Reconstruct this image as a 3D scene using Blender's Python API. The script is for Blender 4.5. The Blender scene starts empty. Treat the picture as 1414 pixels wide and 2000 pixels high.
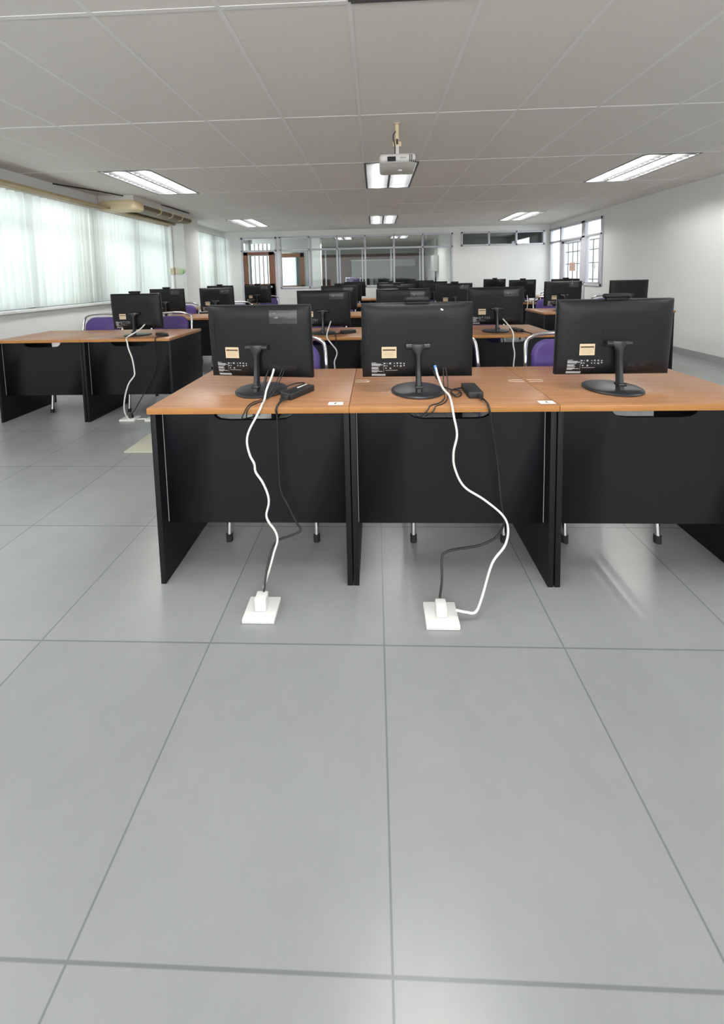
import bpy, bmesh, math, random
from mathutils import Vector, Matrix
random.seed(7)
scene = bpy.context.scene
COL = scene.collection
PI = math.pi
CEIL = 2.4886
XL, XR, YB, YF = -4.0, 4.55, 9.9, -2.6          # left wall, right wall, back wall, front wall (behind the camera)

# ------------------------------------------------------------------ materials
def new_mat(name):
    m = bpy.data.materials.new(name); m.use_nodes = True
    nt = m.node_tree; b = nt.nodes['Principled BSDF']
    return m, nt, b
def mat(name, col, rough=.5, metal=0., noise=0., scale=20., bump=0., bscale=200., spec=.5, emit=None, estr=0.):
    m, nt, b = new_mat(name)
    b.inputs['Roughness'].default_value = rough
    b.inputs['Metallic'].default_value = metal
    b.inputs['Specular IOR Level'].default_value = spec
    b.inputs['Base Color'].default_value = (*col, 1)
    tc = nt.nodes.new('ShaderNodeTexCoord')
    if noise:
        n = nt.nodes.new('ShaderNodeTexNoise'); n.inputs['Scale'].default_value = scale; n.inputs['Detail'].default_value = 4
        r = nt.nodes.new('ShaderNodeMapRange')
        r.inputs['To Min'].default_value = 1 - noise; r.inputs['To Max'].default_value = 1 + noise
        mx = nt.nodes.new('ShaderNodeVectorMath'); mx.operation = 'SCALE'
        mx.inputs[0].default_value = col
        nt.links.new(tc.outputs['Object'], n.inputs['Vector'])
        nt.links.new(n.outputs['Fac'], r.inputs['Value'])
        nt.links.new(r.outputs['Result'], mx.inputs['Scale'])
        nt.links.new(mx.outputs['Vector'], b.inputs['Base Color'])
    if bump:
        n2 = nt.nodes.new('ShaderNodeTexNoise'); n2.inputs['Scale'].default_value = bscale; n2.inputs['Detail'].default_value = 3
        bp = nt.nodes.new('ShaderNodeBump'); bp.inputs['Strength'].default_value = bump; bp.inputs['Distance'].default_value = .002
        nt.links.new(tc.outputs['Object'], n2.inputs['Vector'])
        nt.links.new(n2.outputs['Fac'], bp.inputs['Height'])
        nt.links.new(bp.outputs['Normal'], b.inputs['Normal'])
    if emit:
        b.inputs['Emission Color'].default_value = (*emit, 1); b.inputs['Emission Strength'].default_value = estr
    return m
def wood(name, c1, c2, rough=.35, sx=1.2, sy=26.):
    m, nt, b = new_mat(name)
    tc = nt.nodes.new('ShaderNodeTexCoord'); mp = nt.nodes.new('ShaderNodeMapping')
    mp.inputs['Scale'].default_value = (sx, sy, sy)
    n = nt.nodes.new('ShaderNodeTexNoise'); n.inputs['Scale'].default_value = 2.2; n.inputs['Detail'].default_value = 7
    n.inputs['Roughness'].default_value = .62; n.inputs['Distortion'].default_value = .5
    r = nt.nodes.new('ShaderNodeValToRGB')
    r.color_ramp.elements[0].position = .34; r.color_ramp.elements[0].color = (*c1, 1)
    r.color_ramp.elements[1].position = .66; r.color_ramp.elements[1].color = (*c2, 1)
    nt.links.new(tc.outputs['Object'], mp.inputs['Vector']); nt.links.new(mp.outputs['Vector'], n.inputs['Vector'])
    nt.links.new(n.outputs['Fac'], r.inputs['Fac']); nt.links.new(r.outputs['Color'], b.inputs['Base Color'])
    b.inputs['Roughness'].default_value = rough
    return m
def floor_mat():
    m, nt, b = new_mat('vinyl_floor')
    tc = nt.nodes.new('ShaderNodeTexCoord'); mp = nt.nodes.new('ShaderNodeMapping')
    mp.inputs['Location'].default_value = (-.01, -.57, 0)
    br = nt.nodes.new('ShaderNodeTexBrick'); br.offset = 0; br.squash = 1
    br.inputs['Scale'].default_value = 1; br.inputs['Brick Width'].default_value = .6; br.inputs['Row Height'].default_value = .6
    br.inputs['Mortar Size'].default_value = .0035; br.inputs['Mortar Smooth'].default_value = .6
    br.inputs['Color1'].default_value = (.27, .282, .284, 1); br.inputs['Color2'].default_value = (.285, .297, .297, 1)
    br.inputs['Mortar'].default_value = (.17, .18, .185, 1)
    n = nt.nodes.new('ShaderNodeTexNoise'); n.inputs['Scale'].default_value = 1.6; n.inputs['Detail'].default_value = 10; n.inputs['Roughness'].default_value = .7
    r = nt.nodes.new('ShaderNodeMapRange'); r.inputs['From Min'].default_value = .1; r.inputs['From Max'].default_value = .9
    r.inputs['To Min'].default_value = .82; r.inputs['To Max'].default_value = 1.18
    mx = nt.nodes.new('ShaderNodeVectorMath'); mx.operation = 'SCALE'
    nt.links.new(tc.outputs['Object'], mp.inputs['Vector']); nt.links.new(mp.outputs['Vector'], br.inputs['Vector'])
    nt.links.new(tc.outputs['Object'], n.inputs['Vector']); nt.links.new(n.outputs['Fac'], r.inputs['Value'])
    nt.links.new(br.outputs['Color'], mx.inputs[0]); nt.links.new(r.outputs['Result'], mx.inputs['Scale'])
    nt.links.new(mx.outputs['Vector'], b.inputs['Base Color'])
    n2 = nt.nodes.new('ShaderNodeTexNoise'); n2.inputs['Scale'].default_value = 4; n2.inputs['Detail'].default_value = 6
    r2 = nt.nodes.new('ShaderNodeMapRange'); r2.inputs['To Min'].default_value = .25; r2.inputs['To Max'].default_value = .27
    nt.links.new(tc.outputs['Object'], n2.inputs['Vector']); nt.links.new(n2.outputs['Fac'], r2.inputs['Value'])
    nt.links.new(r2.outputs['Result'], b.inputs['Roughness'])
    n3 = nt.nodes.new('ShaderNodeTexNoise'); n3.inputs['Scale'].default_value = 5.
    bp = nt.nodes.new('ShaderNodeBump'); bp.inputs['Strength'].default_value = .03; bp.inputs['Distance'].default_value = .01
    nt.links.new(tc.outputs['Object'], n3.inputs['Vector']); nt.links.new(n3.outputs['Fac'], bp.inputs['Height'])
    nt.links.new(bp.outputs['Normal'], b.inputs['Normal'])
    return m
def glass_mat(name, tint=(.93, .96, .95), refl=.10):
    m = bpy.data.materials.new(name); m.use_nodes = True; nt = m.node_tree; nt.nodes.clear()
    o = nt.nodes.new('ShaderNodeOutputMaterial'); t = nt.nodes.new('ShaderNodeBsdfTransparent'); g = nt.nodes.new('ShaderNodeBsdfGlossy')
    t.inputs['Color'].default_value = (*tint, 1); g.inputs['Roughness'].default_value = .03
    mx = nt.nodes.new('ShaderNodeMixShader'); lw = nt.nodes.new('ShaderNodeLayerWeight'); lw.inputs['Blend'].default_value = .5
    pw = nt.nodes.new('ShaderNodeMath'); pw.operation = 'POWER'; pw.inputs[1].default_value = 4.; ma = nt.nodes.new('ShaderNodeMath'); ma.operation = 'MULTIPLY_ADD'; ma.inputs[1].default_value = .6; ma.inputs[2].default_value = refl * .13
    nt.links.new(lw.outputs['Facing'], pw.inputs[0]); nt.links.new(pw.outputs[0], ma.inputs[0]); f = ma
    nt.links.new(f.outputs[0], mx.inputs['Fac']); nt.links.new(t.outputs['BSDF'], mx.inputs[1]); nt.links.new(g.outputs['BSDF'], mx.inputs[2])
    nt.links.new(mx.outputs['Shader'], o.inputs['Surface'])
    return m
def curtain_mat():
    m = bpy.data.materials.new('sheer_fabric'); m.use_nodes = True; nt = m.node_tree; nt.nodes.clear()
    o = nt.nodes.new('ShaderNodeOutputMaterial'); d = nt.nodes.new('ShaderNodeBsdfDiffuse'); t = nt.nodes.new('ShaderNodeBsdfTranslucent')
    d.inputs['Color'].default_value = (.72, .745, .73, 1); t.inputs['Color'].default_value = (.64, .675, .65, 1)
    mx = nt.nodes.new('ShaderNodeMixShader'); mx.inputs['Fac'].default_value = .6
    nt.links.new(d.outputs['BSDF'], mx.inputs[1]); nt.links.new(t.outputs['BSDF'], mx.inputs[2]); nt.links.new(mx.outputs['Shader'], o.inputs['Surface'])
    return m
def tape_mat():
    m, nt, b = new_mat('clear_tape')
    tc = nt.nodes.new('ShaderNodeTexCoord'); mp = nt.nodes.new('ShaderNodeMapping')
    mp.inputs['Scale'].default_value = (9, 1, 30); mp.inputs['Rotation'].default_value = (0, .35, 0)
    n = nt.nodes.new('ShaderNodeTexNoise'); n.inputs['Scale'].default_value = 2.0; n.inputs['Detail'].default_value = 5; n.inputs['Distortion'].default_value = 1.4
    r = nt.nodes.new('ShaderNodeValToRGB')
    r.color_ramp.elements[0].position = .62; r.color_ramp.elements[0].color = (.028, .028, .030, 1)
    r.color_ramp.elements[1].position = .76; r.color_ramp.elements[1].color = (.42, .42, .42, 1)  # pale streaks: highlights on the crinkled film painted into its colour
    nt.links.new(tc.outputs['Object'], mp.inputs['Vector']); nt.links.new(mp.outputs['Vector'], n.inputs['Vector'])
    nt.links.new(n.outputs['Fac'], r.inputs['Fac']); nt.links.new(r.outputs['Color'], b.inputs['Base Color'])
    b.inputs['Roughness'].default_value = .3
    return m

M = {}
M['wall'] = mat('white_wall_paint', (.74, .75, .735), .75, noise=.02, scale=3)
M['wall_dim'] = mat('darkened_wall_paint', (.40, .41, .40), .8, noise=.03, scale=3)  # wall paint darkened so the room beyond the glass looks dimmer
M['ceiling'] = mat('grey_ceiling_board', (.73, .71, .675), .9, noise=.05, scale=60, bump=.25, bscale=90)
M['tbar'] = mat('ceiling_tee_bar', (.78, .775, .75), .5)
M['floor'] = floor_mat()
M['frame'] = mat('lilac_grey_aluminium', (.56, .56, .62), .4, noise=.03, scale=8)
M['glass'] = glass_mat('window_glass')
M['curtain'] = curtain_mat()
M['deskwood'] = wood('cherry_laminate', (.27, .128, .060), (.39, .20, .098), .36)
M['deskedge'] = wood('laminate_edge', (.35, .150, .040), (.45, .205, .058), .4, 1.0, 8)
M['black_board'] = mat('black_melamine', (.0050, .0056, .0075), .5, noise=.12, scale=30, bump=.05, bscale=300, spec=.28)
M['shell'] = mat('matte_black_plastic', (.0052, .0058, .0070), .45, noise=.08, scale=50, bump=.12, bscale=900, spec=.3)
M['shell_groove'] = mat('groove_black', (.0022, .0022, .0026), .7)
M['cover'] = mat('cover_black_plastic', (.0075, .0082, .0096), .5, noise=.05, scale=50, spec=.3)
M['stand'] = mat('stand_dark_grey', (.016, .017, .020), .33, noise=.05, scale=30)
M['stand_base'] = mat('stand_base_dark_grey', (.020, .021, .025), .36, noise=.05, scale=30)
M['screen'] = mat('dark_screen', (.006, .006, .007), .12)
M['bezel'] = mat('bezel_black', (.05, .05, .055), .3)
M['sticker'] = mat('beige_paper_sticker', (.62, .50, .33), .7, noise=.05, scale=60)
M['print'] = mat('brown_print', (.10, .07, .045), .8)
M['print_faint'] = mat('faint_print', (.38, .29, .18), .8)
M['label_black'] = mat('label_black', (.003, .003, .0034), .35)
M['label_white'] = mat('label_white_print', (.55, .56, .58), .6)
M['barcode'] = mat('barcode_grey', (.42, .43, .46), .5, noise=.25, scale=900)
M['tape'] = tape_mat()
M['white_plastic'] = mat('white_plastic', (.72, .72, .70), .4)
M['hook_clear'] = mat('clear_plastic_edge', (.62, .50, .40), .2)
M['paper'] = mat('white_paper', (.82, .82, .81), .7)
M['ink'] = mat('black_ink', (.01, .01, .012), .7)
M['cable_white'] = mat('white_cable_sheath', (.74, .735, .70), .45)
M['cable_black'] = mat('black_cable_sheath', (.012, .012, .013), .45)
M['plug_blue'] = mat('blue_network_plug', (.10, .26, .62), .35)
M['brick'] = mat('adapter_black_plastic', (.014, .014, .015), .5, noise=.06, scale=60, bump=.1, bscale=500)
M['chrome'] = mat('chromed_steel', (.72, .72, .74), .16, 1.)
M['purple'] = mat('purple_vinyl', (.080, .045, .215), .5, noise=.08, scale=40, bump=.15, bscale=300)
M['rubber'] = mat('black_rubber', (.012, .012, .012), .7)
M['grille_paint'] = mat('grille_grey_paint', (.20, .20, .21), .6)
M['projector'] = mat('projector_white', (.62, .61, .58), .45)
M['dark_grille'] = mat('dark_grille', (.02, .02, .022), .6)
M['cream_plastic'] = mat('yellowed_cream_plastic', (.64, .53, .34), .5, noise=.04, scale=10)
M['ac_white'] = mat('air_conditioner_white', (.58, .57, .53), .5)
M['ac_grille'] = mat('brown_outlet_grille', (.17, .125, .07), .5, noise=.15, scale=90)
M['door_wood'] = wood('door_varnished_wood', (.15, .062, .032), (.23, .10, .054), .45, 22, 1.2)
M['brown_panel'] = wood('brown_wall_panel', (.075, .026, .015), (.11, .042, .024), .5, 14, 1.)
M['tan_board'] = wood('tan_pelmet_wood', (.34, .25, .14), (.42, .32, .19), .55, 10, 2)
M['green_plastic'] = mat('pale_green_plastic', (.42, .62, .34), .45)
M['beige_box'] = mat('beige_box', (.66, .58, .42), .5)
M['grey_box'] = mat('grey_steel_box', (.42, .43, .42), .5)
M['board_pale'] = mat('pale_whiteboard', (.27, .30, .275), .3)
M['board_dark'] = mat('charcoal_board', (.03, .033, .037), .5)
M['skirt'] = mat('grey_skirting', (.33, .33, .34), .6)
M['pad'] = mat('cream_floor_cover', (.44, .44, .36), .6, noise=.05, scale=12)
M['tube'] = mat('fluorescent_tube', (1, 1, 1), .5, emit=(1, .985, .95), estr=46.)
M['reflector'] = mat('troffer_reflector', (.13, .132, .136), .35, .0)
M['louver'] = mat('louver_aluminium', (.10, .101, .104), .4, .0)
M['outside'] = mat('daylit_corridor_wall', (.85, .86, .86), .8)
M['notice'] = mat('pink_notice_paper', (.62, .44, .38), .8)
M['leaf'] = mat('hazy_green_leaves', (.16, .21, .15), .8, noise=.3, scale=8)

# ------------------------------------------------------------------ mesh helpers
class MB:
    def __init__(self): self.bm = bmesh.new(); self.mats = []
    def mi(self, m):
        if m not in self.mats: self.mats.append(m)
        return self.mats.index(m)
    def box(self, c0, c1, m, bevel=0., seg=2, rot=None, pivot=None):
        t = bmesh.new(); r = bmesh.ops.create_cube(t, size=1)
        c = [(a + b) / 2 for a, b in zip(c0, c1)]; s = [abs(b - a) for a, b in zip(c0, c1)]
        for v in t.verts: v.co = Vector((v.co.x * s[0], v.co.y * s[1], v.co.z * s[2]))
        if bevel: bmesh.ops.bevel(t, geom=list(t.edges), offset=min(bevel, min(s) * .49), segments=seg, profile=.5, affect='EDGES')
        for v in t.verts: v.co += Vector(c)
        if rot is not None:
            pv = Vector(pivot if pivot is not None else c)
            for v in t.verts: v.co = rot @ (v.co - pv) + pv
        self._merge(t, m, smooth=bool(bevel)); return self
    def _merge(self, t, m, smooth=False):
        k = self.mi(m); mp = {}
        for v in t.verts: mp[v] = self.bm.verts.new(v.co)
        for f in t.faces:
            try: nf = self.bm.faces.new([mp[v] for v in f.verts])
            except ValueError: continue
            nf.material_index = k; nf.smooth = smooth
        t.free()
    def cyl(self, p0, p1, r0, m, r1=None, n=20, cap=True):
        p0, p1 = Vector(p0), Vector(p1); r1 = r0 if r1 is None else r1
        d = (p1 - p0).normalized(); a = d.orthogonal().normalized(); b = d.cross(a); k = self.mi(m)
        A = []; B = []
        for i in range(n):
            t = 2 * PI * i / n; e = a * math.cos(t) + b * math.sin(t)
            A.append(self.bm.verts.new(p0 + e * r0)); B.append(self.bm.verts.new(p1 + e * r1))
        for i in range(n):
            f = self.bm.faces.new((A[i], A[(i + 1) % n], B[(i + 1) % n], B[i])); f.smooth = True; f.material_index = k
        if cap:
            for l in (A[::-1], B): f = self.bm.faces.new(l); f.material_index = k
        return self
    def tube(self, pts, r, m, n=10, sub=6, smooth=True):
        pts = [Vector(p) for p in pts]
        if smooth and len(pts) > 2:
            q = [pts[0] * 2 - pts[1]] + pts + [pts[-1] * 2 - pts[-2]]; out = []
            for i in range(1, len(q) - 2):
                p0, p1, p2, p3 = q[i - 1:i + 3]
                for j in range(sub):
                    t = j / sub
                    out.append(.5 * ((2 * p1) + (p2 - p0) * t + (2 * p0 - 5 * p1 + 4 * p2 - p3) * t * t + (3 * p1 - p0 - 3 * p2 + p3) * t ** 3))
            pts = out + [pts[-1]]
        k = self.mi(m); nrm = None; prev = None
        for i, p in enumerate(pts):
            d = (pts[min(i + 1, len(pts) - 1)] - pts[max(i - 1, 0)])
            d = d.normalized() if d.length > 1e-9 else Vector((0, 0, 1))
            nrm = d.orthogonal().normalized() if nrm is None else (nrm - d * nrm.dot(d))
            nrm = nrm.normalized() if nrm.length > 1e-6 else d.orthogonal().normalized()
            b = d.cross(nrm)
            ring = [self.bm.verts.new(p + (nrm * math.cos(2 * PI * j / n) + b * math.sin(2 * PI * j / n)) * r) for j in range(n)]
            if prev:
                for j in range(n):
                    f = self.bm.faces.new((prev[j], prev[(j + 1) % n], ring[(j + 1) % n], ring[j])); f.smooth = True; f.material_index = k
            else: f = self.bm.faces.new(ring[::-1]); f.material_index = k
            prev = ring
        f = self.bm.faces.new(prev); f.material_index = k
        return self
    def lathe(self, prof, m, c=(0, 0, 0), n=48):
        k = self.mi(m); prev = None
        for r, z in prof:
            if r < 1e-6: ring = [self.bm.verts.new((c[0], c[1], c[2] + z))]
            else: ring = [self.bm.verts.new((c[0] + r * math.cos(2 * PI * j / n), c[1] + r * math.sin(2 * PI * j / n), c[2] + z)) for j in range(n)]
            if prev:
                for j in range(n):
                    a = prev[j % len(prev)]; b = prev[(j + 1) % len(prev)]; d = ring[(j + 1) % len(ring)]; e = ring[j % len(ring)]
                    vs = []
                    for v in (a, b, d, e):
                        if v not in vs: vs.append(v)
                    if len(vs) > 2:
                        f = self.bm.faces.new(vs); f.smooth = True; f.material_index = k
            prev = ring
        return self
    def prism(self, poly, axis, a0, a1, m, smooth=False):
        # poly: 2D outline in the plane normal to axis ('x': (y,z), 'y': (x,z), 'z': (x,y))
        def P(u, v, a): return {'x': (a, u, v), 'y': (u, a, v), 'z': (u, v, a)}[axis]
        k = self.mi(m)
        A = [self.bm.verts.new(P(u, v, a0)) for u, v in poly]; B = [self.bm.verts.new(P(u, v, a1)) for u, v in poly]
        n = len(poly)
        for i in range(n):
            f = self.bm.faces.new((A[i], A[(i + 1) % n], B[(i + 1) % n], B[i])); f.material_index = k; f.smooth = smooth
        for l in (A[::-1], B): f = self.bm.faces.new(l); f.material_index = k
        return self
    def quad(self, ps, m):
        f = self.bm.faces.new([self.bm.verts.new(p) for p in ps]); f.material_index = self.mi(m); return self
    def build(self, name, parent=None):
        bmesh.ops.recalc_face_normals(self.bm, faces=self.bm.faces)
        me = bpy.data.meshes.new(name); self.bm.to_mesh(me); self.bm.free()
        for m in self.mats: me.materials.append(M[m])
        try: me.set_sharp_from_angle(angle=math.radians(40))
        except Exception: pass
        o = bpy.data.objects.new(name, me); COL.objects.link(o)
        if parent is not None: o.parent = parent
        return o
def tag(o, label, cat, group=None):
    o['label'] = label; o['category'] = cat
    if group: o['group'] = group
    return o
def empty(name, loc=(0, 0, 0), rz=0., label=None, cat=None, group=None):
    o = bpy.data.objects.new(name, None); COL.objects.link(o); o.location = loc; o.rotation_euler = (0, 0, rz); o.empty_display_size = .05
    if label: tag(o, label, cat, group)
    return o
def copy_tree(o, parent=None, skip=()):
    c = o.copy(); COL.objects.link(c)
    if parent is not None: c.parent = parent
    for ch in list(o.children):
        if ch.name.split('.')[0] in skip: continue
        copy_tree(ch, c, skip)
    return c
def struct(o): o['kind'] = 'structure'; return o
def text_mesh(body, size, m, name, parent, mtx, bold=0.):
    cu = bpy.data.curves.new('lettering', 'FONT'); cu.body = body; cu.size = size; cu.align_x = 'CENTER'; cu.align_y = 'CENTER'; cu.offset = bold
    t = bpy.data.objects.new('lettering', cu); COL.objects.link(t)
    dg = bpy.context.evaluated_depsgraph_get(); dg.update()
    me = bpy.data.meshes.new_from_object(t.evaluated_get(dg))
    bpy.data.objects.remove(t); bpy.data.curves.remove(cu)
    me.materials.clear(); me.materials.append(M[m])
    for v in me.vertices: v.co = mtx @ v.co
    o = bpy.data.objects.new(name, me); COL.objects.link(o)
    if parent is not None: o.parent = parent
    return o
def wall_mesh(name, axis, pos, thick, a0, a1, z0, z1, holes, m='wall'):
    """A wall in the plane axis=pos, thickness away from the room, with rectangular openings (a0,a1,z0,z1)."""
    A = sorted({a0, a1, *[h[0] for h in holes], *[h[1] for h in holes]}); Zs = sorted({z0, z1, *[h[2] for h in holes], *[h[3] for h in holes]})
    b = MB()
    for i in range(len(A) - 1):
        col = []
        for j in range(len(Zs) - 1):
            ca, cz = (A[i] + A[i + 1]) / 2, (Zs[j] + Zs[j + 1]) / 2
            if any(h[0] < ca < h[1] and h[2] < cz < h[3] for h in holes): continue
            lo, hi = (pos, A[i], Zs[j]), (pos + thick, A[i + 1], Zs[j + 1])
            if axis == 'y': lo, hi = (A[i], pos, Zs[j]), (A[i + 1], pos + thick, Zs[j + 1])
            b.box(lo, hi, m)
    return struct(b.build(name))

# ------------------------------------------------------------------ room shell
X0, Y0, CW, CD = -.0937, 2.984, .6, 1.2            # ceiling board module
lit_cells = [(-5, 1), (0, 1), (5, 1), (-5, 4), (0, 4), (5, 4), (-5, -2), (0, -2), (5, -2)]
far_lit = [(-2, 7), (1, 7)]
def cell(c, r): return X0 + CW * c, Y0 + CD * r
b = MB()
b.box((-6.2, YF - .1, -.1), (6.6, 16.0, 0), 'floor')
struct(b.build('floor'))
b = MB(); g = MB()
for c in range(-7, 8):
    for r in range(-5, 11):
        if (c, r) in lit_cells or (c, r) in far_lit: continue
        x, y = cell(c, r); x1, y1 = x + CW, y + CD
        x, x1 = max(x, XL), min(x1, XR); y1 = min(y1, 15.6); y = max(y, YF)
        if y >= 11.9 and x1 <= -3.2: continue
        if x1 - x < .02 or y1 - y < .02: continue
        b.box((x, y, CEIL), (x1, y1, CEIL + .015), 'ceiling')
ceil = struct(b.build('ceiling'))
for c in range(-6, 8):
    x = X0 + CW * c
    g.box((x - .011, YF, CEIL - .003), (x + .011, 15.5, CEIL + .001), 'tbar')
for r in range(-4, 11):
    y = Y0 + CD * r
    g.box((XL, y - .011, CEIL - .0025), (XR, y + .011, CEIL + .001), 'tbar')
g.build('ceiling_grid', ceil)

W1 = (-2.52, 2.055, .965, 2.335)                   # big back window
W2 = (2.265, 4.41, 1.975, 2.345)                   # clerestory
D1 = (-3.55, -2.59, 0., 2.335)                     # back door with transom
wall_mesh('wall_back', 'y', YB, .10, XL - .1, XR + .1, 0, CEIL + .3, [W1, W2, D1])
CUR1, CUR2 = (3.3, 7.08), (7.74, 9.84)
wall_mesh('wall_left', 'x', XL, -.12, YF - .1, YB, 0, CEIL + .3, [(CUR1[0], CUR1[1], .95, 2.29), (CUR2[0], CUR2[1], .95, 2.34)])
RW = (7.63, 9.86)
wall_mesh('wall_right', 'x', XR, .10, YF - .1, YB, 0, CEIL + .3, [(7.63, 8.30, .95, 2.35), (8.30, 9.86, 0, 2.35)])
wall_mesh('wall_front', 'y', YF, -.10, XL - .1, XR + .1, 0, CEIL + .3, [])
struct(MB().box((XL, 7.12, 0), (-3.645, 7.69, CEIL), 'wall').build('wall_column'))
b = MB(); b.box((XL, YB - .012, 0), (D1[0], YB, .09), 'skirt'); b.box((D1[1], YB - .012, 0), (XR, YB, .09), 'skirt'); struct(b.build('baseboard_back'))
struct(MB().box((XL, YF, 0), (XL + .012, 7.12, .09), 'skirt').build('baseboard_left'))
struct(MB().box((XR - .012, YF, 0), (XR, 7.63, .09), 'skirt').build('baseboard_right'))

def framed(name, axis, pos, rect, bars_a, bars_z, t=.045, depth=.09, kind='structure', skip=()):
    """Aluminium frame with mullions and one glass pane per bay."""
    a0, a1, z0, z1 = rect
    root = empty(name); root['kind'] = kind
    b = MB()
    def bx(al, ah, zl, zh, d=depth):
        if axis == 'y': b.box((al, pos - .02, zl), (ah, pos - .02 + d, zh), 'frame', .004)
        else: b.box((pos - .02 if pos > 0 else pos + .02 - d, al, zl), (pos - .02 + d if pos > 0 else pos + .02, ah, zh), 'frame', .004)
    bx(a0, a1, z1 - t, z1); bx(a0, a1, z0, z0 + t); bx(a0, a0 + t, z0, z1); bx(a1 - t, a1, z0, z1)
    for a, zl, zh in bars_a: bx(a - t / 2, a + t / 2, zl, zh, depth * .9)
    for z, al, ah in bars_z: bx(al, ah, z - t / 2, z + t / 2, depth * .9)
    b.build('window_frame', root)
    return root
def pane(root, axis, pos, al, ah, zl, zh, name='glass_pane'):
    b = MB()
    if axis == 'y': b.box((al, pos + .02, zl), (ah, pos + .026, zh), 'glass')
    else: b.box((pos + .02, al, zl), (pos + .026, ah, zh), 'glass')
    return b.build(name, root)

# window_1: wide window in the back wall
mull = [-1.725, -.982, -.242, .518, 1.27]
tz = 1.985
w = framed('window_1', 'y', YB, W1, [(a, W1[2], W1[3]) for a in mull], [(tz, W1[0], W1[1])])
ed = [W1[0]] + mull + [W1[1]]
for i in range(6):
    pane(w, 'y', YB, ed[i], ed[i + 1], W1[2], tz); pane(w, 'y', YB, ed[i], ed[i + 1], tz, W1[3])
# inner sash stiles seen beside the mullions
b = MB()
for a in (-1.79, -1.3, -.92, -.32, .44, 1.2): b.box((a - .018, YB + .03, W1[2]), (a + .018, YB + .06, tz), 'frame', .003)
b.build('sliding_sash', w)
w = framed('window_2', 'y', YB, W2, [(2.985, W2[2], W2[3]), (3.69, W2[2], W2[3])], [])
for l, h in ((W2[0], 2.985), (2.985, 3.69), (3.69, W2[1])): pane(w, 'y', YB, l, h, W2[2], W2[3])
# door_1: wooden glazed door with transom at the back left
d = empty('door_1'); d['kind'] = 'structure'
b = MB(); z1 = D1[3]
b.box((D1[0], YB - .02, 0), (D1[0] + .05, YB + .07, z1), 'frame', .004); b.box((D1[1] - .05, YB - .02, 0), (D1[1], YB + .07, z1), 'frame', .004)
b.box((D1[0], YB - .02, z1 - .05), (D1[1], YB + .07, z1), 'frame', .004); b.box((D1[0], YB - .02, 1.955), (D1[1], YB + .07, 2.0), 'frame', .004)
b.build('door_frame', d)
pane(d, 'y', YB, D1[0] + .05, D1[1] - .05, 2.0, z1 - .05)
lx0, lx1 = -3.497, -2.672
b = MB()
b.box((lx0, YB + .0, .02), (lx0 + .115, YB + .04, 1.95), 'door_wood', .003); b.box((lx1 - .145, YB + .0, .02), (lx1, YB + .04, 1.95), 'door_wood', .003)
b.box((lx0, YB + .0, 1.865), (lx1, YB + .04, 1.95), 'door_wood', .003); b.box((lx0, YB + .0, .02), (lx1, YB + .04, 1.105), 'door_wood', .003)
leaf = b.build('door_leaf', d)
pane(d, 'y', YB, lx0 + .115, lx1 - .145, 1.105, 1.865)
b = MB(); b.cyl((-2.745, YB, 1.02), (-2.745, YB - .04, 1.02), .012, 'chrome'); b.lathe([(0, -.03), (.02, -.024), (.028, 0), (.02, .024), (0, .03)], 'chrome', (-2.745, YB - .06, 1.02), 20); b.build('door_knob', leaf)

# right wall: window_3 (window bay + fixed panel) and door_2
root = empty('window_3'); root['kind'] = 'structure'
b = MB(); t = .05
def rb(y0, y1, za, zb): b.box((XR - .025, y0, za), (XR + .06, y1, zb), 'frame', .004)
rb(7.63, 9.86, 2.30, 2.35); rb(7.63, 9.86, 1.985, 2.03); rb(7.63, 7.69, .95, 2.35); rb(8.25, 8.38, 0, 2.35); rb(9.27, 9.33, 0, 2.35); rb(9.81, 9.86, 0, 2.35); rb(7.63, 8.3, .95, 1.0); rb(9.33, 9.86, 0, .05)
rb(7.69, 7.73, 1.0, 1.985); rb(8.21, 8.25, 1.0, 1.985); rb(7.69, 8.25, 1.0, 1.035)
b.build('window_frame', root)
for y0, y1, za, zb in ((7.69, 8.25, 1.0, 1.985), (9.33, 9.81, .05, 1.985), (7.69, 8.25, 2.03, 2.3), (8.38, 9.27, 2.03, 2.3), (9.33, 9.81, 2.03, 2.3)):
    pane(root, 'x', XR, y0, y1, za, zb)
b = MB(); b.box((XR + .028, 7.95, 1.3), (XR + .04, 7.975, 1.42), 'frame', .003); b.build('window_handle', root)
root = empty('door_2'); root['kind'] = 'structure'
b = MB()
for y0, y1, za, zb in ((8.38, 8.47, .02, 1.98), (9.17, 9.27, .02, 1.98), (8.38, 9.27, 1.93, 1.98), (8.38, 9.27, .02, .75)): b.box((XR, y0, za), (XR + .045, y1, zb), 'frame', .004)
b.build('door_leaf', root)
pane(root, 'x', XR, 8.47, 9.17, .75, 1.93)
n = MB().box((XR + .012, 8.67, 1.275), (XR + .015, 8.93, 1.47), 'notice'); 
for k in range(6): n.box((XR + .0105, 8.71 + .01 * (k % 2), 1.43 - .024 * k), (XR + .012, 8.90 - .015 * (k % 3), 1.437 - .024 * k), 'print_faint')
tag(n.build('paper_notice'), 'small pinkish paper notice stuck on the glass of the right hand door', 'notice')
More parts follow.
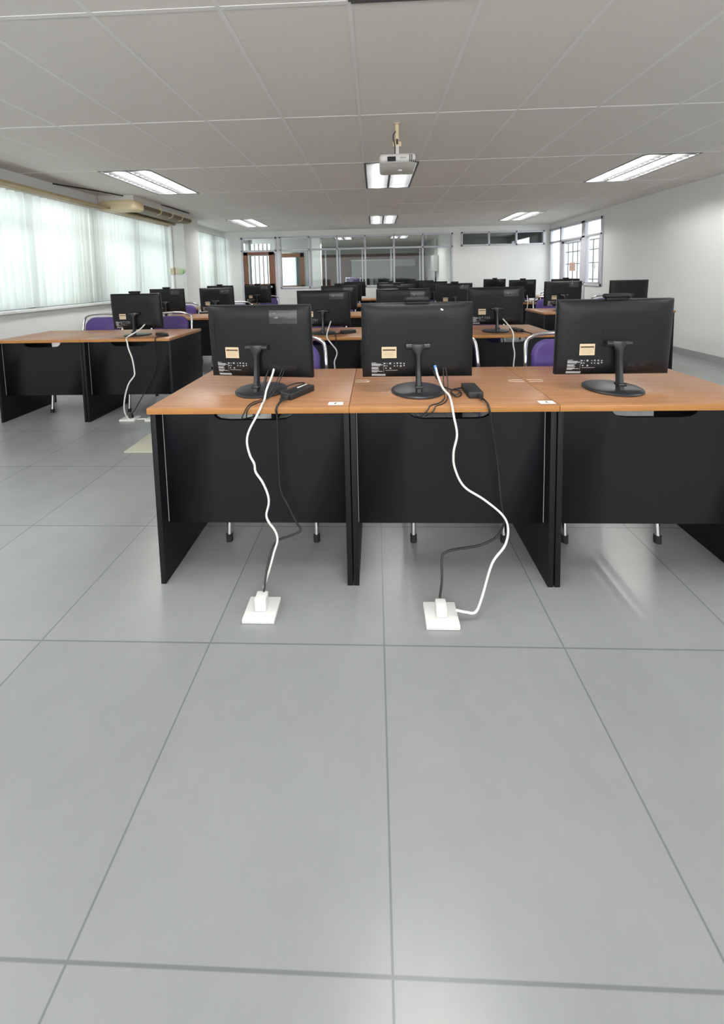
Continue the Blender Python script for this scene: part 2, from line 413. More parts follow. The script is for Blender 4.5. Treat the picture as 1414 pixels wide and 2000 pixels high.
# outside the right wall: parapet grille and daylit corridor
g = MB()
for y in [7.5 + .2175 * k for k in range(12)]: g.box((4.9, y - .012, .6), (4.92, y + .012, 1.98), 'grille_paint')
for z in (1.08, 1.45, 1.75, 1.97): g.box((4.895, 7.4, z - .012), (4.925, 9.9, z + .012), 'grille_paint')
tag(g.build('security_grille'), 'white painted metal security grille outside the right hand door and window', 'grille')
b = MB(); b.box((XR + .1, 9.95, -.1), (6.5, 10.05, 2.9), 'outside'); b.box((XR + .1, 5.5, 2.6), (5.35, 10.05, 2.65), 'outside'); struct(b.build('wall_corridor'))
random.seed(3)
b = MB()
for k in range(60):
    p = Vector((6.4 + random.random() * .9, 7.2 + random.random() * 4.4, .2 + random.random() * 1.0)); r = .14 + random.random() * .12
    q = [p + Vector((random.uniform(-r, r), random.uniform(-r, r), random.uniform(-r, r))) for _ in range(4)]
    t_ = bmesh.new(); bmesh.ops.create_icosphere(t_, subdivisions=2, radius=r)
    for v in t_.verts: v.co = v.co * random.uniform(.75, 1.2) + p
    b._merge(t_, 'leaf')
tag(b.build('shrub'), 'hazy green treetop outside beyond the right hand window grille', 'tree')

# left windows
def left_window(name, y0, y1, z0, z1, muls, zt):
    root = empty(name); root['kind'] = 'structure'
    b = MB(); x0, x1 = XL - .10, XL - .05
    for ya, yb, za, zb in [(y0, y1, z0, z0 + .05), (y0, y1, z1 - .05, z1), (y0, y0 + .05, z0, z1), (y1 - .05, y1, z0, z1), (y0, y1, zt - .03, zt + .03)] + [(m - .035, m + .035, z0, z1) for m in muls]:
        b.box((x0, ya, za), (x1, yb, zb), 'frame', .004)
    b.build('window_frame', root)
    e = [y0 + .05] + list(muls) + [y1 - .05]
    for i in range(len(e) - 1): MB().box((x0 + .02, e[i], z0 + .05), (x0 + .026, e[i + 1], z1 - .05), 'glass').build('glass_pane', root)
    MB().box((XL - .02, y0 - .02, z0 - .03), (XL + .06, y1 + .02, z0), 'wall', .004).build('window_sill', root)
left_window('window_4', CUR1[0], CUR1[1], .95, 2.29, (4.25, 5.2, 6.15), 1.92)
left_window('window_5', CUR2[0], CUR2[1], .95, 2.34, (8.45, 9.1), 1.95)
def curtain(y0, y1, z0, z1, label, seed):
    random.seed(seed); b = MB(); k = b.mi('curtain')
    ny, nz = int((y1 - y0) / .012), 26; ph = 0; rows = []
    wob = [random.uniform(.75, 1.35) for _ in range(ny + 1)]; phs = []; amp = []
    for i in range(ny + 1):
        ph += .012 / (.085 * (1 + .35 * math.sin(i * .021 + seed) + .2 * math.sin(i * .057 + 2 * seed))) * 2 * PI; phs.append(ph)
    for j in range(nz + 1):
        v = j / nz; z = z1 + (z0 - z1) * v; row = []
        for i in range(ny + 1):
            y = y0 + (y1 - y0) * i / ny
            sway = .05 * v * math.sin(i * .013 + seed * 1.7)
            x = XL + .055 + (.026 + .014 * v) * math.sin(phs[i] + .8 * v * math.sin(i * .02)) + .012 * v * math.sin(i * .05)
            row.append(b.bm.verts.new((x, min(max(y + sway, y0 - .01), y1 + .01), z)))
        rows.append(row)
    for j in range(nz):
        for i in range(ny):
            f = b.bm.faces.new((rows[j][i], rows[j][i + 1], rows[j + 1][i + 1], rows[j + 1][i])); f.smooth = True; f.material_index = k
    root = empty('sheer_curtain', (0, 0, 0), 0, label, 'curtain', 'sheer curtains on the left windows')
    b.build('drape', root)
    MB().cyl((XL + .055, y0 - .03, z1 + .012), (XL + .055, y1 + .03, z1 + .012), .010, 'white_plastic', n=12).build('curtain_rail', root)
curtain(3.3, 7.075, .97, 2.262, 'long pale green sheer curtain below the air conditioner on the left wall', 1.3)
curtain(7.75, 9.83, 1.0, 2.32, 'pale green sheer curtain behind the column in the far left corner', 2.1)
tag(MB().box((XL + .0, 3.2, 2.290), (XL + .20, 7.10, 2.318), 'tan_board', .003).build('curtain_pelmet'), 'tan wooden pelmet board above the curtain under the air conditioner', 'pelmet')

# ------------------------------------------------------------------ recessed fluorescent lights
def make_light(c, r, label):
    x, y = cell(c, r)
    root = empty('ceiling_light', (x + CW / 2, y + CD / 2, CEIL), 0, label, 'light', 'recessed fluorescent ceiling lights')
    hx, hy, h = CW / 2 - .008, CD / 2 - .008, .085
    b = MB()
    b.quad([(-hx, -hy, h), (hx, -hy, h), (hx, hy, h), (-hx, hy, h)], 'reflector')
    for s in (-1, 1):
        b.quad([(s * hx, -hy, 0), (s * hx, hy, 0), (s * hx, hy, h), (s * hx, -hy, h)], 'reflector')
        b.quad([(-hx, s * hy, 0), (hx, s * hy, 0), (hx, s * hy, h), (-hx, s * hy, h)], 'reflector')
    b.build('housing', root)
    b = MB()
    for s in (-1, 1):
        b.box((s * hx - .012, -hy, -.006), (s * hx + .012, hy, .0), 'louver'); b.box((-hx, s * hy - .012, -.006), (hx, s * hy + .012, .0), 'louver')
    b.build('trim_frame', root)
    for s in (-1, 1): MB().cyl((s * .145, -hy + .03, .048), (s * .145, hy - .03, .048), .016, 'tube', n=14).build('fluorescent_tube', root)
    b = MB()
    for xs in (-.012, .012): b.box((xs - .002, -hy, .0), (xs + .002, hy, .045), 'louver')
    for k in range(1, 14):
        yy = -hy + 2 * hy * k / 14
        b.box((-hx, yy - .0015, .002), (hx, yy + .0015, .026), 'louver')
    b.build('louver_grid', root)
    return root
first = make_light(0, 1, 'recessed fluorescent ceiling light directly behind the projector')
labels = {(-5, 1): 'recessed fluorescent ceiling light nearest the air conditioner', (5, 1): 'recessed fluorescent ceiling light cut by the right edge of the photo',
          (-5, 4): 'small recessed fluorescent ceiling light above the wooden back door', (0, 4): 'recessed fluorescent ceiling light in the middle, close to the back wall',
          (5, 4): 'recessed fluorescent ceiling light by the high narrow back window', (-5, -2): 'recessed fluorescent ceiling light overhead at front left',
          (0, -2): 'recessed fluorescent ceiling light overhead at front middle', (5, -2): 'recessed fluorescent ceiling light overhead at front right',
          (-2, 7): 'ceiling light in the room beyond the glass, left one', (1, 7): 'ceiling light in the room beyond the glass, right one',
          }
for c, r in lit_cells + far_lit:
    if (c, r) == (0, 1): continue
    o = copy_tree(first); x, y = cell(c, r); o.location = (x + CW / 2, y + CD / 2, CEIL); o['label'] = labels[(c, r)]
    if r > 6: o['group'] = 'lights in the room beyond the glass'

# ------------------------------------------------------------------ projector
root = empty('projector', (.202, 3.15, CEIL), 0, 'white projector hanging upside down from the ceiling on a pole', 'projector')
zc = -.318
b = MB()
sec = [(-.148, -.052), (-.13, -.066), (.12, -.070), (.146, -.055), (.148, .03), (.132, .052), (-.132, .052), (-.148, .03)]
b.box((-.146, -.10, zc - .062), (.146, .14, zc + .05), 'projector', .024, 4)
for v in b.bm.verts:
    if v.co.z < zc: v.co.z += .05 * max(0, .5 - v.co.y / .2) * min(1, (zc - v.co.z) / .04)
b.build('body', root)
MB().box((-.085, -.103, zc - .012), (-.018, -.098, zc + .024), 'ink', .002).build('connector_panel', root)
b = MB()
for k in range(4): b.box((.09 + k * .0155, -.1015 + .006 * max(0, k - 1), zc - .018), (.097 + k * .0155, -.095 + .008 * k, zc + .038), 'dark_grille', .001)
b.build('vent_slots', root)
b = MB(); b.box((-.13, -.101, zc - .026), (.075, -.0985, zc - .023), 'grey_box'); b.build('seam_line', root)
text_mesh('EPSON', .016, 'ink', 'brand_lettering', root, Matrix.Translation((.04, -.1012, zc + .012)) @ Matrix.Rotation(PI / 2, 4, 'X'))
b = MB(); b.lathe([(0, -.006), (.016, -.005), (.019, 0), (.016, .006), (0, .006)], 'white_plastic', (.02, -.02, zc - .066), 20); b.build('foot', root)
b = MB(); b.box((-.022, -.016, -.008), (.022, .02, 0), 'cream_plastic', .003); b.box((-.014, -.012, -.155), (.014, .014, -.01), 'cream_plastic', .003)
b.box((-.034, -.014, -.19), (.034, .02, -.15), 'cream_plastic', .004); b.box((-.015, -.016, zc + .05), (.015, .012, -.18), 'projector', .003)
b.box((-.008, -.0175, -.172), (.008, -.012, -.13), 'dark_grille')
for s in (-1, 1): b.box((-.006 if s < 0 else -.006, -.02, zc + .05), (.11 * s, .0, zc + .06), 'grey_box', .002, rot=Matrix.Rotation(.06 * s, 3, 'Y'))
b.build('ceiling_mount', root)
b = MB(); b.tube([(-.012, -.018, -.07), (-.03, -.02, -.10), (-.032, -.02, -.13), (-.02, -.02, -.18), (-.018, -.015, zc + .06)], .004, 'cable_black'); b.build('power_lead', root)

# ------------------------------------------------------------------ air conditioner and wall fittings on the left
root = empty('air_conditioner', (0, 0, 0), 0, 'cream and white ceiling air conditioner with brown outlet grille above the left curtain', 'air conditioner')
def rounded(pts): return pts
MB().prism([(-3.98, 2.488), (-3.46, 2.488), (-3.46, 2.372), (-3.50, 2.36), (-3.98, 2.36)], 'y', 5.36, 7.08, 'ac_white').build('casing', root)
b = MB(); b.box((-3.98, 5.34, 2.275), (-3.44, 5.60, 2.432), 'cream_plastic', .05, 5); b.build('end_cover', root)
b = MB(); b.prism([(-3.50, 2.425), (-3.445, 2.372), (-3.43, 2.37), (-3.455, 2.325), (-3.52, 2.305), (-3.8, 2.33), (-3.8, 2.42)], 'y', 5.58, 7.02, 'ac_grille', True)
for k in range(1, 6):
    z = 2.318 + .018 * k
gr = b.build('outlet_grille', root)
for y in (6.02, 6.36, 6.69, 7.03): MB().prism([(-3.50, 2.43), (-3.44, 2.42), (-3.424, 2.37), (-3.45, 2.32), (-3.52, 2.30), (-3.56, 2.32)], 'y', y - .012, y + .012, 'cream_plastic').build('grille_rib', gr)
b = MB(); b.tube([(-3.98, 4.6, 2.476), (-3.72, 5.05, 2.474), (-3.55, 5.6, 2.478), (-3.45, 6.2, 2.479), (-3.42, 6.9, 2.48)], .008, 'cable_black'); b.build('power_lead', root)
root = empty('conduit_pipe', (0, 0, 0), 0, 'thin white conduit pipe running down the left column', 'pipe')
b = MB(); b.cyl((-3.885, 7.108, 0.0), (-3.885, 7.108, 2.34), .011, 'white_plastic', n=12); b.build('pipe', root)
for z in (.62, 1.9): MB().box((-3.90, 7.096, z), (-3.87, 7.12, z + .02), 'white_plastic').build('clip', root)
root = empty('switch_box', (0, 0, 0), 0, 'cream square electrical box on the left column', 'switch box')
MB().box((-3.945, 7.055, 1.36), (-3.855, 7.12, 1.485), 'beige_box', .006).build('cover', root)
MB().cyl((-3.90, 7.055, 1.425), (-3.90, 7.051, 1.425), .006, 'ink', n=10).build('screw', root)
root = empty('wall_dial', (0, 0, 0), 0, 'pale green round dial on a beige block on the left column', 'dial')
MB().box((-3.83, 7.065, 1.37), (-3.735, 7.12, 1.46), 'beige_box', .006).build('block', root)
b = MB(); b.cyl((-3.715, 7.115, 1.41), (-3.715, 7.05, 1.41), .042, 'green_plastic', n=28); b.build('dial', root)

# ------------------------------------------------------------------ desks
def make_desk():
    root = empty('computer_desk', (0, 0, 0))
    W, D, T = .80, .60, .026
    b = MB(); b.box((-W / 2 + .0015, .002, .75 - T), (W / 2 - .0015, D, .75), 'deskwood', .003, 2)
    b.box((-W / 2 + .0015, -.0005, .75 - T + .001), (W / 2 - .0015, .004, .7495), 'deskedge', .0015)
    b.build('desktop', root)
    for s in (-1, 1):
        MB().box((s * .386 - .011, .018, .0), (s * .386 + .011, D - .02, .75 - T), 'black_board', .0015).build('side_panel', root)
    # front board with the cable cut-out along its top edge
    z0, z1, x = .235, .75 - T, .375
    hole = [(-.170, z1), (-.166, .704), (-.155, .688), (-.136, .678), (-.10, .674), (.10, .674), (.136, .678), (.155, .688), (.166, .704), (.170, z1)]
    poly = [(-x, z0), (x, z0), (x, z1)] + [(hx, hz) for hx, hz in hole[::-1]] + [(-x, z1)]
    b = MB(); k = b.mi('black_board')
    top = [(-x, z1)] + hole + [(x, z1)]
    for i in range(len(top) - 1):
        (xa, za), (xb, zb) = top[i], top[i + 1]
        if abs(xa - xb) < 1e-6: continue
        for yy in (.066, .082): b.quad([(xa, yy, z0), (xb, yy, z0), (xb, yy, zb), (xa, yy, za)], 'black_board')
        b.quad([(xa, .066, za), (xb, .066, zb), (xb, .082, zb), (xa, .082, za)], 'black_board')
    b.quad([(-x, .066, z0), (x, .066, z0), (x, .082, z0), (-x, .082, z0)], 'black_board')
    bmesh.ops.remove_doubles(b.bm, verts=b.bm.verts, dist=1e-5)
    b.build('front_panel', root)
    for s in (-1, 1): MB().box((s * .3745 - .0012, .064, .24), (s * .3745 + .0012, .067, .72), 'grey_box').build('lit_edge_strip', root)  # pale strips paint the light caught on the front panel's side edges
    return root
desk0 = make_desk()
XS_L, XS_M, XS_R = [-2.987, -2.187], [-.507, .291, 1.090], [2.505, 3.305]
ROWY = {1: 1.395, 2: 3.05, 3: 4.70, 4: 6.33, 5: 7.95}
ordn = {1: 'nearest', 2: 'second', 3: 'third', 4: 'fourth', 5: 'farthest'}
desks = []
for r in range(1, 6):
    for blk, xs in (('left', XS_L), ('middle', XS_M), ('right', XS_R)):
        if blk == 'left' and r not in (2, 3, 4): continue
        if blk == 'right' and r not in (3, 4, 5): continue
        for i, x in enumerate(xs):
            y = ROWY[r] + (.08 if blk == 'left' and r == 2 else .06 if blk == 'left' else 0)
            pos = (['left', 'middle', 'right'] if blk == 'middle' else ['left', 'right'])[i]
            desks.append((r, blk, pos, x, y))
n = 0
for r, blk, pos, x, y in desks:
    o = desk0 if n == 0 else copy_tree(desk0); n += 1
    o.location = (x, y, 0)
    side = {'left': 'by the curtains', 'middle': 'in the centre block', 'right': 'by the right wall'}[blk]
    tag(o, f'wood-topped black computer desk {side}, {ordn[r]} row, {pos} desk of that row', 'desk', 'wood topped computer desks')

# ------------------------------------------------------------------ all-in-one computers
H0, H1, HW = .062, .384, .236
TILT = math.radians(3.5)
def surf(u, v):            # back surface depth of the shell at u (m), v (height m)
    a = abs(u) / HW; c = abs((v - (H0 + H1) / 2) / ((H1 - H0) / 2))
    f = max(0, 1 - a ** 5) * max(0, 1 - c ** 6)
    return .010 + .026 * min(1, f * 1.15) ** .6
def P(u, v, off=0.):
    y = .022 - surf(u, v) - off
    dv = v - H0
    return Vector((u, y - math.sin(TILT) * dv + 0, H0 + math.cos(TILT) * dv))
def PF(u, v, y): dv = v - H0; return Vector((u, .022 + y - math.sin(TILT) * dv, H0 + math.cos(TILT) * dv))
def patch(b, u0, u1, v0, v1, m, off=.0009, nu=6, nv=4):
    k = b.mi(m)
    g = [[b.bm.verts.new(P(u0 + (u1 - u0) * i / nu, v0 + (v1 - v0) * j / nv, off)) for i in range(nu + 1)] for j in range(nv + 1)]
    for j in range(nv):
        for i in range(nu):
            f = b.bm.faces.new((g[j][i], g[j][i + 1], g[j + 1][i + 1], g[j + 1][i])); f.material_index = k; f.smooth = True
def outline(b, u0, u1, v0, v1, m, w=.0012, off=.0012):
    for a in ((u0, u1, v0, v0 + w), (u0, u1, v1 - w, v1), (u0, u0 + w, v0, v1), (u1 - w, u1, v0, v1)): patch(b, *a, m, off, 4 if a[1] - a[0] > w * 2 else 1, 4 if a[3] - a[2] > w * 2 else 1)
def make_computer():
    root = empty('desktop_computer', (0, 0, 0))
    b = MB(); k = b.mi('shell'); nu, nv = 44, 32
    def cu(t): return math.sin(t * PI / 2)            # denser near the rim
    us = [HW * cu(-1 + 2 * i / nu) for i in range(nu + 1)]; vs = [(H0 + H1) / 2 + (H1 - H0) / 2 * cu(-1 + 2 * j / nv) for j in range(nv + 1)]
    g = [[b.bm.verts.new(P(u, v)) for u in us] for v in vs]
    for j in range(nv):
        for i in range(nu):
            f = b.bm.faces.new((g[j][i], g[j][i + 1], g[j + 1][i + 1], g[j + 1][i])); f.smooth = True; f.material_index = k
    rim = [g[0][i] for i in range(nu + 1)] + [g[j][nu] for j in range(1, nv + 1)] + [g[nv][i] for i in range(nu - 1, -1, -1)] + [g[j][0] for j in range(nv - 1, 0, -1)]
    rm = []
    for v in rim:
        d = v.co.copy(); d.y += .013; rm.append(b.bm.verts.new(d))
    for i in range(len(rim)):
        f = b.bm.faces.new((rim[i], rim[(i + 1) % len(rim)], rm[(i + 1) % len(rim)], rm[i])); f.material_index = k
    f = b.bm.faces.new(rm); f.material_index = k
    shell = b.build('back_shell', root)
    # front bezel and screen (the far side)
    b = MB()
    rx = Matrix.Rotation(TILT, 3, 'X')
    b.box((-HW - .001, .0245, H0 - .001), (HW + .001, .031, H1 + .001), 'bezel', .002, rot=rx, pivot=(0, .022, H0))
    bez = b.build('bezel', root)
    MB().box((-HW + .012, .031, H0 + .03), (HW - .012, .0318, H1 - .012), 'screen', rot=rx, pivot=(0, .022, H0)).build('screen', bez)
    b = MB(); patch(b, -.2335, -.2015, .195, .338, 'cover', .0008); outline(b, -.2345, -.2005, .194, .339, 'shell_groove'); b.build('drive_cover', root)
    b = MB(); outline(b, -.2205, -.2155, .276, .296, 'shell_groove', .001, .0018); b.build('eject_button', root)
    b = MB(); outline(b, -.059, .060, .140, .265, 'shell_groove', .0014); b.build('mount_plate', root)
    b = MB(); patch(b, -.152, -.0895, .151, .200, 'sticker'); st = b.build('asset_sticker', root); st['label'] = 'beige paper sticker with brown print'
    b = MB(); patch(b, -.148, -.0935, .183, .190, 'print', .0014)
    for j in range(4): patch(b, -.147, -.094 - .008 * (j % 2), .176 - .0058 * j, .1775 - .0058 * j, 'print_faint', .0014, 4, 1)
    b.build('sticker_print', st)
    b = MB(); patch(b, -.199, -.049, .084, .1345, 'label_black', .0006); sp = b.build('rating_label', root); sp['label'] = 'black rating label with small white print'
    random.seed(5); b = MB()
    for j, (l, h) in enumerate(((.1255, .040), (.1215, .048), (.1175, .036), (.110, .030), (.1065, .026), (.1025, .032), (.096, .030), (.0925, .046), (.0885, .022))):
        patch(b, -.196, -.196 + h, l - .0012, l + .0008, 'label_white', .0013, 3, 1)
    patch(b, -.1455, -.1448, .086, .133, 'label_white', .0013, 1, 3)
    for (u, v, s) in ((-.140, .128, .0055), (-.130, .128, .003), (-.117, .128, .0075), (-.099, .128, .0035), (-.0865, .1285, .0055), (-.072, .128, .006), (-.058, .127, .0045),
                      (-.140, .1175, .005), (-.131, .1175, .004), (-.099, .117, .0042), (-.0865, .117, .004), (-.072, .116, .0065), (-.058, .1185, .0045), (-.135, .107, .005), (-.116, .106, .0065)):
        n_ = 6; ps = []
        for q in range(n_):
            a = 2 * PI * q / n_; ps.append(b.bm.verts.new(P(u + s * .62 * math.cos(a), v + s * .55 * math.sin(a), .0013)))
        f = b.bm.faces.new(ps); f.material_index = b.mi('label_white')
        if s > .0055:
            ps = [b.bm.verts.new(P(u + s * .3 * math.cos(2 * PI * q / 5), v + s * .26 * math.sin(2 * PI * q / 5), .0016)) for q in range(5)]
            f = b.bm.faces.new(ps); f.material_index = b.mi('label_black')
    patch(b, -.138, -.085, .0965, .0978, 'label_white', .0013, 3, 1)
    b.build('label_print', sp)
    def decal(body, size, m, name, par, u, v, off):
        p = P(u, v, off); return text_mesh(body, size, m, name, par, Matrix.Translation(p) @ Matrix.Rotation(PI / 2 + TILT, 4, 'X'))
    decal('Lenovo', .0075, 'label_white', 'brand_lettering', sp, -.184, .1305, .0016)
    decal('Lenovo', .019, 'stand', 'brand_emboss', root, .150, .325, .0012)
    b = MB(); patch(b, -.1965, -.137, .0695, .0795, 'barcode'); b.build('barcode_strip', root)
    # port recess
    b = MB(); patch(b, .048, .172, .084, .1235, 'label_black', .0006); outline(b, .047, .173, .083, .1245, 'shell_groove'); pp = b.build('port_panel', root)
    b = MB()
    for u in (.056, .072, .105, .114):
        b = MB(); patch(b, u - .0035, u + .0035, .100, .110, 'dark_grille', .0014, 1, 1); b.build('socket', pp)
    for k_ in range(3):
        b = MB(); u = .126 + .011 * k_; b.tube([P(u, .112, .0015), P(u + .005, .104, .0015), P(u + .002, .099, .0015), P(u - .003, .100, .0015)], .0007, 'stand', 6, 3)
        b.build('socket_mark', pp)
    # stand
    hp = P(0, .202, .004)
    b = MB(); yh, zh = hp.y, hp.z
    b.cyl((-.050, yh - .004, zh), (.050, yh - .004, zh), .0125, 'stand', n=24); b.build('hinge_bar', root)
    b = MB(); k = b.mi('stand')
    prof = [(.026, zh + .011, yh - .017), (.026, zh - .004, yh - .019), (.013, zh - .030, yh - .020), (.0105, .150, -.044), (.0110, .09, -.050), (.0130, .04, -.056), (.0135, .003, -.060)]
    A = []
    for w_, z_, y_ in prof: A.append([b.bm.verts.new(p) for p in ((-w_, y_ + .016, z_), (-w_, y_ + .002, z_), (-w_ * .55, y_ - .006, z_), (w_ * .55, y_ - .006, z_), (w_, y_ + .002, z_), (w_, y_ + .016, z_))])
    for i in range(len(A) - 1):
        for j in range(6):
            f = b.bm.faces.new((A[i][j], A[i][(j + 1) % 6], A[i + 1][(j + 1) % 6], A[i + 1][j])); f.material_index = k
    b.bm.faces.new(A[0]); b.bm.faces.new(A[-1][::-1])
    neck = b.build('stand_neck', root)
    MB().box((-.0165, -.070, .030), (.0165, -.034, .042), 'stand', .003).box((.012, -.062, .034), (.020, -.046, .041), 'stand', .002).build('neck_collar', neck)
    b = MB(); b.lathe([(0, .0), (.108, .0), (.1125, .002), (.113, .0065), (.110, .0095), (.10, .0115), (.03, .0155), (0, .016)], 'stand_base'); b.build('stand_base', root)
    # optional pieces
    b = MB(); b.box((-.052, -.004, H1 + .0045), (.052, .026, H1 + .0235), 'shell', .008, 3); b.box((-.044, .002, H1 - .004), (.044, .02, H1 + .006), 'shell', .002)
    for v in b.bm.verts: v.co.y -= .020
    b.build('webcam_bar', root)
    b = MB(); patch(b, .061, .184, .305, .363, 'tape', .0009, 10, 8); tp = b.build('tape_patch', root); tp['label'] = 'crinkled clear tape patch'
    b = MB()
    patch(b, .098, .106, .352, .358, 'paper', .0011, 2, 2); patch(b, .096, .101, .356, .3605, 'paper', .0012, 2, 2); b.build('sticker_remnant', root)
    return root
comp0 = make_computer()
def zrot(deg): return math.radians(deg)
# row, block, position, x, y(base), yaw, webcam, tape, remnant, label
B = [
 (1, .176, 1.583, 0, 1, 0, 1, 'black desktop computer with blue network plug and webcam bar on the nearest centre desk'),
 (1, -.513, 1.610, -7, 0, 1, 0, 'black desktop computer with crinkled clear tape, turned slightly, on the nearest left desk'),
 (1, 1.003, 1.590, 0, 1, 0, 0, 'black desktop computer on the nearest right desk, cut by the right edge'),
 (2, -2.195, 3.335, -2, 1, 0, 0, 'black desktop computer by the curtain with beige sticker and white cable, left block second row'),
 (2, -.458, 3.27, -3, 0, 1, 0, 'black desktop computer with tape patch, second row behind the taped nearest one'),
 (2, .246, 3.27, 0, 1, 1, 0, 'black desktop computer showing only its top above the nearest centre computer'),
 (2, 1.036, 3.235, 0, 0, 1, 0, 'black desktop computer with sticker and white cable, second row, right desk of centre block'),
 (3, -2.83, 4.97, 0, 1, 1, 0, 'black desktop computer partly hidden behind the one by the curtain, third row'),
 (3, -2.145, 4.97, -2, 0, 1, 0, 'black desktop computer in front of the far curtain, left block third row'),
 (3, -.476, 4.91, -2, 1, 1, 0, 'black desktop computer, third row of centre block, peeking out behind the taped second row one'),
 (3, .287, 4.92, 0, 1, 0, 0, 'black desktop computer, third row, middle desk, in line behind the nearest centre computer'),
 (3, 1.040, 4.92, 2, 1, 1, 1, 'black desktop computer with beige sticker, third row, right desk of centre block'),
 (3, 2.435, 4.91, 0, 0, 1, 1, 'black desktop computer by the right window, third row, beside the right aisle'),
 (3, 3.235, 4.86, 0, 0, 0, 0, 'black desktop computer nearest the right wall, third row, at right edge of photo'),
 (4, -2.78, 6.60, 0, 1, 1, 0, 'black desktop computer just behind the one before the far curtain, fourth row'),
 (4, -2.10, 6.60, 0, 1, 1, 0, 'black desktop computer standing in front of the wooden back door'),
 (4, -.476, 6.54, -2, 1, 0, 0, 'black desktop computer, fourth row of centre block, left desk, mostly hidden'),
 (4, .272, 6.54, 0, 1, 0, 0, 'black desktop computer, fourth row, middle desk of centre block, mostly hidden'),
 (4, 1.024, 6.54, 2, 0, 0, 0, 'black desktop computer, fourth row, right desk of centre block, mostly hidden'),
 (4, 2.55, 6.53, 5, 1, 1, 0, 'black desktop computer with hanging white cable before the white back wall, fourth row right'),
 (4, 3.26, 6.50, 0, 1, 0, 1, 'black desktop computer under the right hand door, fourth row nearest the wall'),
 (5, -.443, 8.16, -2, 0, 0, 0, 'black desktop computer, farthest row, left desk of centre block under the window'),
 (5, 1.04, 8.16, 2, 0, 0, 0, 'black desktop computer, farthest row, right desk of centre block under the window'),
 (5, 2.59, 8.16, 0, 1, 1, 1, 'black desktop computer alone before the back wall, farthest row right block'),
]
tap = {}
for i, (r, x, y, yaw, cam, tape, rem, lab) in enumerate(B):
    skip = [s for s, f in (('webcam_bar', cam), ('tape_patch', tape), ('sticker_remnant', rem)) if not f]
    if i == 0: continue
    o = copy_tree(comp0, None, skip); o.location = (x, y, .75); o.rotation_euler = (0, 0, zrot(yaw)); tag(o, lab, 'computer', 'black desktop computers')
comp0.location = (B[0][1], B[0][2], .75); tag(comp0, B[0][7], 'computer', 'black desktop computers')
for ch in list(comp0.children):
    if ch.name.startswith('tape_patch'): bpy.data.objects.remove(ch)

# ------------------------------------------------------------------ chairs
def make_chair():
    root = empty('office_chair', (0, 0, 0))           # origin on the floor under the seat centre, sitter faces -y
    def rbox(c0, c1, m, bev): return MB().box(c0, c1, m, bev, 4)
    rbox((-.20, -.20, .385), (.20, .20, .438), 'purple', .022).build('seat', root)
    b = MB(); pts = []
    t_ = bmesh.new()
    n_ = 14; W_ = .178; zt, zb = .868, .55
    prof = [(-W_, zb + .03), (-W_ + .03, zb)] + [(W_ - .03, zb), (W_, zb + .03)] + [(W_, zt - .10)]
    for q in range(1, 9):
        a = q / 8 * PI / 2; prof.append((W_ - .10 + .10 * math.cos(a), zt - .10 + .10 * math.sin(a)))
    for q in range(0, 8):
        a = PI / 2 + q / 8 * PI / 2; prof.append((-W_ + .10 + .10 * math.cos(a), zt - .10 + .10 * math.sin(a)))
    prof.append((-W_, zt - .10))
    def yb(z): return .205 + (z - .45) * .13
    rings = []
    k = b.mi('purple')
    for s_, yo in ((.90, -.030), (.97, -.024), (1., -.014), (1., .008), (.96, .016)):
        cz = (zt + zb) / 2
        rings.append([b.bm.verts.new((x * s_, yb(cz + (z - cz) * s_) + yo, cz + (z - cz) * s_)) for x, z in prof])
    for i in range(len(rings) - 1):
        for j in range(len(prof)):
            f = b.bm.faces.new((rings[i][j], rings[i][(j + 1) % len(prof)], rings[i + 1][(j + 1) % len(prof)], rings[i + 1][j])); f.smooth = True; f.material_index = k
    for rg in (rings[0], rings[-1][::-1]):
        f = b.bm.faces.new(rg); f.material_index = k
    b.build('backrest', root)
    arch = []
    for s_ in (-1,): 
        arch += [(-.215, .26, .02), (-.215, .225, .30), (-.215, .205, .46), (-.215, yb(.62), .62), (-.213, yb(.76), .76)]
        for q in range(1, 8):
            a = PI - q / 8 * PI; arch.append((.213 * math.copysign(abs(math.cos(a)) ** .62, math.cos(a)), yb(.88), .79 + .115 * math.sin(a) ** .62))
        arch += [(.213, yb(.76), .76), (.215, yb(.62), .62), (.215, .205, .46), (.215, .225, .30), (.215, .26, .02)]
    MB().tube(arch, .0115, 'chrome', 12, 5).build('back_frame', root)
    b = MB(); b.tube([(-.17, yb(.62) + .012, .60), (.17, yb(.62) + .012, .60)], .008, 'chrome', 8, smooth=False); b.tube([(-.212, yb(.6), .60), (.212, yb(.6), .60)], .007, 'chrome', 8, smooth=False); b.build('back_support', root)
    b = MB()
    for s_ in (-1, 1): b.tube([(s_ * .205, -.19, .372), (s_ * .205, .20, .372)], .0105, 'chrome', 10, smooth=False)
    for y_ in (-.17, .17): b.tube([(-.205, y_, .372), (.205, y_, .372)], .0105, 'chrome', 10, smooth=False)
    b.build('seat_frame', root)
    for s_ in (-1, 1):
        l = MB().tube([(s_ * .205, -.185, .377), (s_ * .21, -.225, .02)], .0125, 'chrome', 12, smooth=False).build('leg', root)
        MB().cyl((s_ * .21, -.2255, .0), (s_ * .21, -.224, .035), .0155, 'rubber', n=14).build('foot_cap', l)
        MB().cyl((s_ * .215, .2605, .0), (s_ * .215, .258, .035), .0155, 'rubber', n=14).build('foot_cap', root)
    return root
chair0 = make_chair(); n = 0
chair_dx = {(1, 'middle', 'middle'): .08, (1, 'middle', 'right'): -.02, (2, 'left', 'right'): .02, (2, 'left', 'left'): .06, (3, 'left', 'left'): .12, (3, 'left', 'right'): .12, (4, 'left', 'right'): .12}
